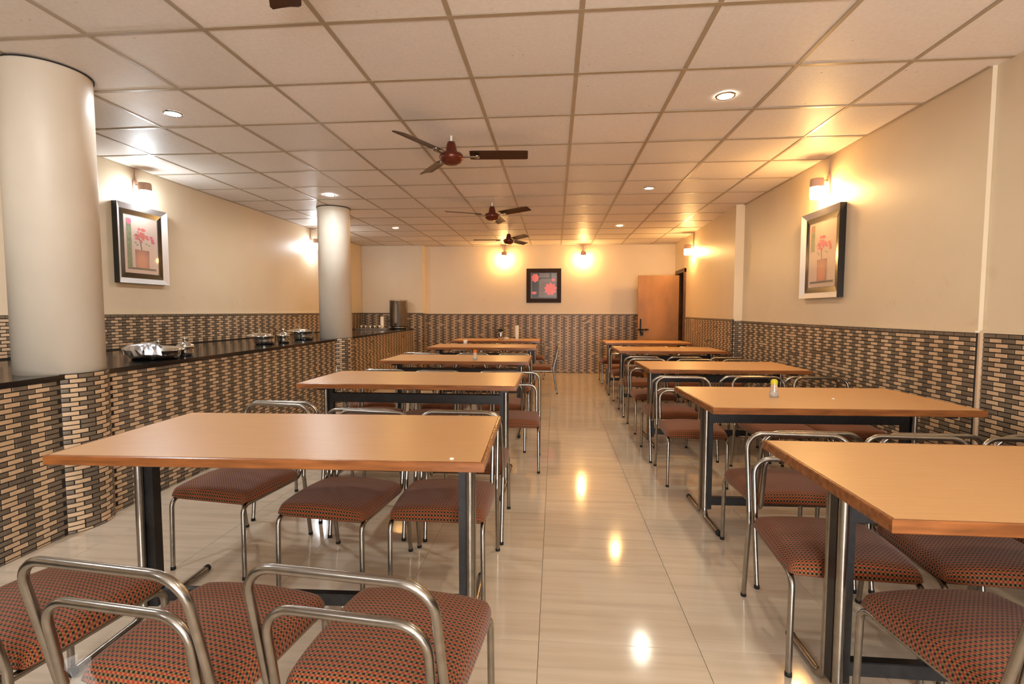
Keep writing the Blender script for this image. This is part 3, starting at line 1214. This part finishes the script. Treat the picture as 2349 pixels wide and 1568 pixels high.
# ------------------------------------------------------------------ pictures
def bez(m, W, H, w_, d0, d1, mi=0):
    """mitred picture moulding in the local xz plane, facing -y; depth d0 at the outer edge, d1 at the inner edge"""
    o_ = [(-W / 2, -H / 2), (W / 2, -H / 2), (W / 2, H / 2), (-W / 2, H / 2)]
    i_ = [(-W / 2 + w_, -H / 2 + w_), (W / 2 - w_, -H / 2 + w_), (W / 2 - w_, H / 2 - w_), (-W / 2 + w_, H / 2 - w_)]
    for k in range(4):
        q = (k + 1) % 4
        a, b, c, e = o_[k], o_[q], i_[q], i_[k]
        vs = [(a[0], 0, a[1]), (b[0], 0, b[1]), (a[0], -d0, a[1]), (b[0], -d0, b[1]), (e[0], -d1, e[1]), (c[0], -d1, c[1]), (e[0], 0, e[1]), (c[0], 0, c[1])]
        m.add(vs, [(0, 1, 3, 2), (2, 3, 5, 4), (4, 5, 7, 6), (0, 2, 4, 6), (1, 7, 5, 3)], mi)


def poly(m, pts, y, mi=0):
    m.add([(p[0], y, p[1]) for p in pts], [tuple(range(len(pts)))], mi)


def blob(cx, cz, rx, rz, n=12, wob=0.0, lobes=0, ph=0.0):
    return [(cx + rx * (1 + wob * math.sin(lobes * 2 * PI * k / n + ph)) * math.cos(2 * PI * k / n), cz + rz * (1 + wob * math.sin(lobes * 2 * PI * k / n + ph)) * math.sin(2 * PI * k / n)) for k in range(n)]


P_green = plain('print_green', (96, 110, 60), 0.3, noise=0.5, scale=30)
P_dk = plain('print_dark', (46, 38, 30), 0.3)
P_red = plain('print_red', (190, 60, 50), 0.3)
P_mag = plain('print_magenta', (196, 52, 98), 0.3)
P_pink = plain('print_pink', (226, 112, 118), 0.3, noise=0.15, scale=60)
P_grey = plain('print_grey', (112, 102, 102), 0.3, noise=0.2, scale=70)
P_vase = new_mat('print_vase')
vm, nt, b = P_vase
tc = nd(nt, 'ShaderNodeTexCoord')
gr = nd(nt, 'ShaderNodeTexGradient', gradient_type='SPHERICAL')
mp = nd(nt, 'ShaderNodeMapping')
mp.inputs['Location'].default_value = (0, 0, 1.0)
mp.inputs['Scale'].default_value = (8.0, 1.0, 6.2)
nt.links.new(tc.outputs['Object'], mp.inputs[0])
nt.links.new(mp.outputs[0], gr.inputs[0])
nt.links.new(ramp(nt, gr.outputs[0], [(0.0, lin(110, 26, 20)), (0.7, lin(196, 122, 84))]), b.inputs['Base Color'])
b.inputs['Roughness'].default_value = 0.3
for mm in (P_green, P_dk, P_red, P_mag, P_pink, P_grey, vm, M_matb):
    mm.node_tree.nodes['Principled BSDF'].inputs['Coat Weight'].default_value = 0.8
    mm.node_tree.nodes['Principled BSDF'].inputs['Coat Roughness'].default_value = 0.03
glass_m, nt, b = new_mat('picture_glass')
b.inputs['Base Color'].default_value = (1, 1, 1, 1)
b.inputs['Roughness'].default_value = 0.03
b.inputs['Alpha'].default_value = 0.06
b.inputs['Specular IOR Level'].default_value = 1.0


def picture(loc, rz, W, H, label, mirror, flowers):
    t = thing('framed_picture', label, 'picture', loc, rz, 'framed vase pictures')
    m = MB()
    bez(m, W, H, 0.05, 0.055, 0.026)
    o_ = m.build('outer_frame', [M_frame_s, M_frame_b], t)
    for p in o_.data.polygons:
        if p.index % 5 in (0, 3, 4):
            p.material_index = 1
    m = MB()
    bez(m, W - 0.10, H - 0.10, 0.05, 0.027, 0.022)
    m.build('inner_frame', M_frame_b, t)
    iw, ih = W - 0.20, H - 0.20
    m = MB()
    m.box((-iw / 2, -0.020, -ih / 2), (iw / 2, -0.010, ih / 2))
    m.build('mount', M_matb, t)
    m = MB()
    s = -1 if mirror else 1
    y = -0.0208
    w2, h2 = iw / 2, ih / 2
    # printed picture: border line, green banner, vase, stems, flowers
    B = lambda a: [(s * x, z) for x, z in a]
    poly(m, B([(-w2 + 0.03, -h2 + 0.035), (w2 - 0.03, -h2 + 0.035), (w2 - 0.03, -h2 + 0.055), (-w2 + 0.03, -h2 + 0.055)]), y, 0)
    if flowers == 'L':
        poly(m, B([(-w2 + 0.03, -h2 + 0.05), (-w2 + 0.085, -h2 + 0.05), (-w2 + 0.085, h2 - 0.03), (-w2 + 0.03, h2 - 0.03)]), y - 0.0002, 1)
        poly(m, B(blob(-w2 + 0.06, h2 - 0.06, 0.028, 0.03, 12, 0.2, 5)), y - 0.0004, 4)
    else:
        poly(m, B([(-w2 + 0.03, h2 - 0.26), (-w2 + 0.10, h2 - 0.26), (-w2 + 0.10, h2 - 0.02), (-w2 + 0.03, h2 - 0.02)]), y - 0.0002, 1)
        poly(m, B(blob(-w2 + 0.065, h2 - 0.055, 0.022, 0.03, 12, 0.2, 5)), y - 0.0004, 3)
    poly(m, B([(-0.075, -h2 + 0.055), (0.085, -h2 + 0.055), (0.09, -0.045), (-0.08, -0.045)]), y - 0.0003, 2)
    poly(m, B([(-0.006, -0.045), (0.006, -0.045), (-0.01, 0.05), (-0.06, 0.11), (-0.07, 0.105), (-0.022, 0.045)]), y - 0.0004, 0)
    rnd = random.Random(5)
    fc = 3 if flowers == 'L' else 4
    for k in range(20):
        a = rnd.uniform(0, 2 * PI)
        q = rnd.uniform(0.01, 0.09)
        poly(m, B(blob(-0.0 + q * math.cos(a), 0.095 + q * 0.7 * math.sin(a), rnd.uniform(0.014, 0.030), rnd.uniform(0.007, 0.016), 10, 0.25, 3, a)), y - 0.0005 - k * 0.00002, fc)
    for k in range(3):
        poly(m, B(blob(0.12 + 0.01 * k, 0.09 - 0.022 * k, 0.02, 0.017, 10, 0.25, 3, k)), y - 0.0008 - k * 0.0001, 4 if flowers == 'L' else 3)
    for k in range(4):
        cx, cz = (0.06 + 0.03 * k, 0.02 - 0.012 * k) if k < 2 else (-0.05 - 0.02 * (k - 2), 0.0 + 0.02 * (k - 2))
        poly(m, B(blob(cx, cz, 0.014, 0.007, 8, 0.2, 2)), y - 0.0006, 1)
    m.build('print', [P_dk, P_green, vm, P_red, P_mag], t)
    m = MB()
    m.box((-iw / 2 - 0.004, -0.0245, -ih / 2 - 0.004), (iw / 2 + 0.004, -0.0235, ih / 2 + 0.004))
    m.build('glass', glass_m, t)
    return t


picture((XL, 4.63, 1.918), math.radians(90), 0.60, 0.745, 'framed print of a red vase with flowers near the front column', False, 'L')
picture((XR1, 4.80, 1.80), math.radians(-90), 0.66, 0.79, 'framed print of a brown vase and magenta flowers on the wall row side', False, 'R')
t = thing('framed_picture', 'square dark framed print of pink flowers on the back wall', 'picture', (-0.236, YB, 1.816), 0, None)
m = MB()
bez(m, 0.72, 0.706, 0.085, 0.03, 0.03)
m.build('outer_frame', M_frame_br, t)
m = MB()
m.box((-0.28, -0.02, -0.273), (0.28, -0.008, 0.273))
m.build('mount', P_dk, t)
m = MB()
y = -0.0205
poly(m, [(-0.265, -0.26), (-0.245, -0.26), (-0.245, 0.26), (-0.265, 0.26)], y, 0)
poly(m, [(-0.09, 0.17), (0.12, 0.17), (0.12, 0.255), (-0.09, 0.255)], y, 0)
poly(m, [(0.16, 0.15), (0.26, 0.15), (0.26, 0.255), (0.16, 0.255)], y, 0)
poly(m, [(-0.10, -0.24), (0.26, -0.24), (0.26, 0.14), (-0.06, 0.14), (-0.10, 0.10)], y, 0)
poly(m, blob(-0.18, 0.16, 0.075, 0.085, 24, 0.10, 7), y - 0.0004, 1)
poly(m, blob(0.14, -0.07, 0.12, 0.12, 36, 0.14, 9), y - 0.0004, 1)
poly(m, blob(0.20, 0.12, 0.04, 0.028, 12, 0.1, 3), y - 0.0006, 1)
poly(m, blob(-0.20, -0.15, 0.055, 0.03, 12, 0.1, 3), y - 0.0004, 1)
m.build('print', [P_grey, P_pink], t)

# ------------------------------------------------------------------ dishes on the counter
foil = plain('crumpled_foil', (200, 200, 204), 0.25, metal=1.0)


def dish(loc, r, h, lid, label, lid_dx=0.0, lid_r=1.0, knob=0.0):
    t = thing('steel_dish', label, 'serving dish', (loc[0], loc[1], loc[2] + 0.0012), 0, 'covered steel dishes on the counter')
    m = MB()
    m.lathe([(0.0, 0.0), (r * 0.88, 0.0), (r * 0.97, 0.02), (r, h * 0.5), (r, h), (r * 1.04, h + 0.004), (r * 0.96, h + 0.004), (r * 0.95, 0.03), (0, 0.02)], 40)
    m.build('bowl', M_polish, t)
    if lid:
        m = MB()
        R = r * lid_r
        z = h + 0.004
        m.lathe([(R * 1.03, z), (R * 1.03, z + 0.006), (R * 0.9, z + 0.016), (R * 0.55, z + 0.028), (0.018, z + 0.034), (0.006, z + 0.038), (0.006, z + 0.052 + knob), (0.016, z + 0.058 + knob), (0.016, z + 0.07 + knob), (0.0, z + 0.076 + knob)], 40, M=Matrix.Translation((lid_dx, 0, 0)))
        m.build('lid', M_polish, t)
    return t


dish((-3.00, 3.53, CT), 0.165, 0.062, True, 'wide steel dish half covered with foil, nearest on the counter', 0.03)
m = MB()
rnd = random.Random(3)
vs, fs = [], []
na, nr = 26, 7
for a in range(na):
    ang = math.radians(150 + 170 * a / (na - 1))
    for q in range(nr):
        v = q / (nr - 1)
        rr = 0.02 + 0.165 * min(1, v * 1.35) + (0.012 if v > 0.74 else 0)
        z = 0.100 - 0.02 * min(1, v * 1.3) - (max(0, v - 0.74) / 0.26) * 0.06
        vs.append((rr * math.cos(ang) + rnd.uniform(-.006, .006), rr * math.sin(ang) + rnd.uniform(-.006, .006), z + rnd.uniform(-.006, .008)))
for a in range(na - 1):
    for q in range(nr - 1):
        p = a * nr + q
        fs.append((p, p + 1, p + nr + 1, p + nr))
m.add(vs, fs)
o = m.build('foil_sheet', foil)
o.location = (-3.00, 3.53, CT + 0.020)
tag(o, 'crumpled silver foil draped over the nearest steel dish', 'foil')
dish((-2.97, 3.80, CT), 0.062, 0.07, True, 'small steel pot just behind the foil covered dish', 0.0)
dish((-3.14, 5.20, CT), 0.105, 0.085, True, 'steel pot with a wide shallow lid, middle of the counter', -0.06, 1.25)
dish((-3.05, 5.42, CT), 0.065, 0.08, True, 'small steel pot beside the wide lidded pot mid counter', 0.0)
dish((-3.17, 6.10, CT), 0.12, 0.10, True, 'steel pot with brass knob against the farther column', -0.06, 1.2)

# steel water dispenser at the counter's far end, tray with tumblers
t = thing('water_dispenser', 'tall cylindrical steel water dispenser at the far end of the counter', 'dispenser', (-3.205, 10.10, CT + 0.0012))
m = MB()
m.lathe([(0.0, 0.05), (0.17, 0.05), (0.175, 0.06), (0.175, 0.56), (0.18, 0.565), (0.18, 0.585), (0.0, 0.59)], 40)
m.build('drum', plain('brushed_steel', (176, 170, 162), 0.38, metal=1.0, noise=0.1), t)
m = MB()
m.lathe([(0.13, 0.0), (0.15, 0.0), (0.15, 0.05), (0.13, 0.05)], 32)
m.build('base_ring', M_steel, t)
m = MB()
m.tube([(0.0, -0.17, 0.10), (0.0, -0.215, 0.10)], 0.012, 8)
m.tube([(0.0, -0.205, 0.12), (0.0, -0.205, 0.065)], 0.008, 8)
m.build('tap', M_iron, t)
t = thing('serving_tray', 'flat pale steel tray holding tumblers near the water dispenser', 'tray', (-3.56, 9.62, CT + 0.0012))
m = MB()
m.box((-0.30, -0.20, 0.0), (0.33, 0.20, 0.010), bev=0.002)
m.build('tray_base', M_polish, t)
for a, b in (((-0.30, -0.20, 0.01), (0.33, -0.19, 0.028)), ((-0.30, 0.19, 0.01), (0.33, 0.20, 0.028)), ((-0.30, -0.19, 0.01), (-0.29, 0.19, 0.028)), ((0.32, -0.19, 0.01), (0.33, 0.19, 0.028))):
    m = MB()
    m.box(a, b)
    m.build('tray_rim', M_polish, t)


def tumbler(loc, label, s=1.0, grp='tumblers on the tray', inner=M_polish):
    m = MB()
    m.lathe([(0.0, 0.0), (0.026 * s, 0.0), (0.034 * s, 0.075 * s), (0.031 * s, 0.075 * s), (0.024 * s, 0.006), (0, 0.006)], 18)
    o = m.build('tumbler', inner)
    o.location = loc
    return tag(o, label, 'tumbler', grp)


for k in range(5):
    tumbler((-3.80 + 0.088 * k, 9.60 + 0.01 * k, CT + 0.0118), ['steel tumbler at the outer end of the row on the tray', 'second steel tumbler in the row on the tray', 'middle steel tumbler in the row on the tray', 'fourth steel tumbler in the row on the tray', 'steel tumbler at the dispenser end of the row on the tray'][k])
def cup_stack(x, y, z, n, mat, label, group):
    m = MB()
    m.lathe([(0.0, 0.0), (0.024, 0.0), (0.034, 0.09), (0.0330, 0.09), (0.0228, 0.002), (0.0, 0.002)], 16)
    me = m.mesh('cup', [mat])
    for k in range(n):
        o = link('cup', me)
        o.location = (x, y, z + 0.03 * k)
        tag(o, ['bottom', 'second from bottom', 'third from bottom', 'fourth from bottom', 'fifth from bottom', 'sixth from bottom', 'top'][k if k < n - 1 else 6] + ' ' + label, 'cup', group)


cup_stack(-3.43, 9.75, CT + 0.0118, 6, M_white, 'pale cup in the nested stack on the counter tray', 'nested cups on the tray')

# ------------------------------------------------------------------ things on the tables
gl, nt, b = new_mat('clear_shaker_glass')
b.inputs['Base Color'].default_value = (0.95, 0.95, 0.95, 1)
b.inputs['Roughness'].default_value = 0.05
b.inputs['Transmission Weight'].default_value = 0.9
M_salt = plain('salt', (238, 232, 222), 0.8)
M_yel = plain('yellow_plastic', (206, 190, 40), 0.35)
M_ora = plain('orange_plastic', (214, 104, 24), 0.35)


def shaker(x, y, cap, label):
    t = thing('salt_shaker', label, 'salt shaker', (x, y, 0.7602), 0, 'shakers on the tables')
    m = MB()
    m.lathe([(0.0, 0.0), (0.023, 0.0), (0.026, 0.01), (0.024, 0.04), (0.018, 0.075), (0.018, 0.085)], 20)
    m.build('glass_body', gl, t)
    m = MB()
    m.lathe([(0.0, 0.003), (0.021, 0.003), (0.022, 0.035), (0.0, 0.038)], 16)
    m.build('salt_fill', M_salt, t)
    m = MB()
    m.lathe([(0.0205, 0.078), (0.0205, 0.098), (0.012, 0.108), (0.0, 0.109)], 20)
    m.build('cap', cap, t)


shaker(1.337, 3.172, M_yel, 'glass salt shaker with a yellow cap on the second wall row table')
shaker(-0.853, 5.33, M_ora, 'small salt shaker with an orange cap on the third counter row table')
t = thing('water_jug', 'steel jug with a black lid on the farthest counter row table', 'jug', (-0.985, 9.12, 0.7602))
m = MB()
m.lathe([(0.0, 0.0), (0.048, 0.0), (0.052, 0.02), (0.046, 0.13), (0.042, 0.165), (0.0, 0.165)], 24)
m.build('jug_body', M_polish, t)
m = MB()
m.lathe([(0.047, 0.160), (0.049, 0.185), (0.03, 0.205), (0.0, 0.208)], 24)
m.build('jug_lid', M_rub, t)
m = MB()
m.tube(fillet([(-0.045, 0, 0.15), (-0.085, 0, 0.15), (-0.085, 0, 0.05), (-0.045, 0, 0.05)], [0.02, 0.02], 4), 0.007, 8)
m.build('jug_handle', M_rub, t)
m = MB()
m.lathe([(0.0, 0.0), (0.022, 0.0), (0.045, 0.05), (0.042, 0.05), (0.02, 0.006), (0.0, 0.006)], 20)
o = m.build('bowl', M_white)
o.location = (-0.88, 9.12, 0.7602)
tag(o, 'small pale bowl beside the steel jug with black lid', 'bowl')
cup_stack(-0.68, 9.02, 0.7602, 7, M_white, 'pale cup in the nested stack on the farthest counter row table', 'nested cups on the farthest table')
tumbler((-1.40, 7.79, 0.7602), 'pale tumbler standing alone on the fourth counter row table', 1.0, 'table tumblers', M_white)

# small marks left on table tops
for x, y, lb in ((-0.36, 1.72, 'white crumb near the front edge of the nearest counter row table'), (1.66, 3.13, 'white crumb on the second wall row table beside the shaker')):
    m = MB()
    m.lathe([(0.0, 0.0), (0.009, 0.0), (0.007, 0.004), (0.0, 0.005)], 8)
    o = m.build('crumb', M_salt)
    o.location = (x, y, 0.7601)
    tag(o, lb, 'crumb')
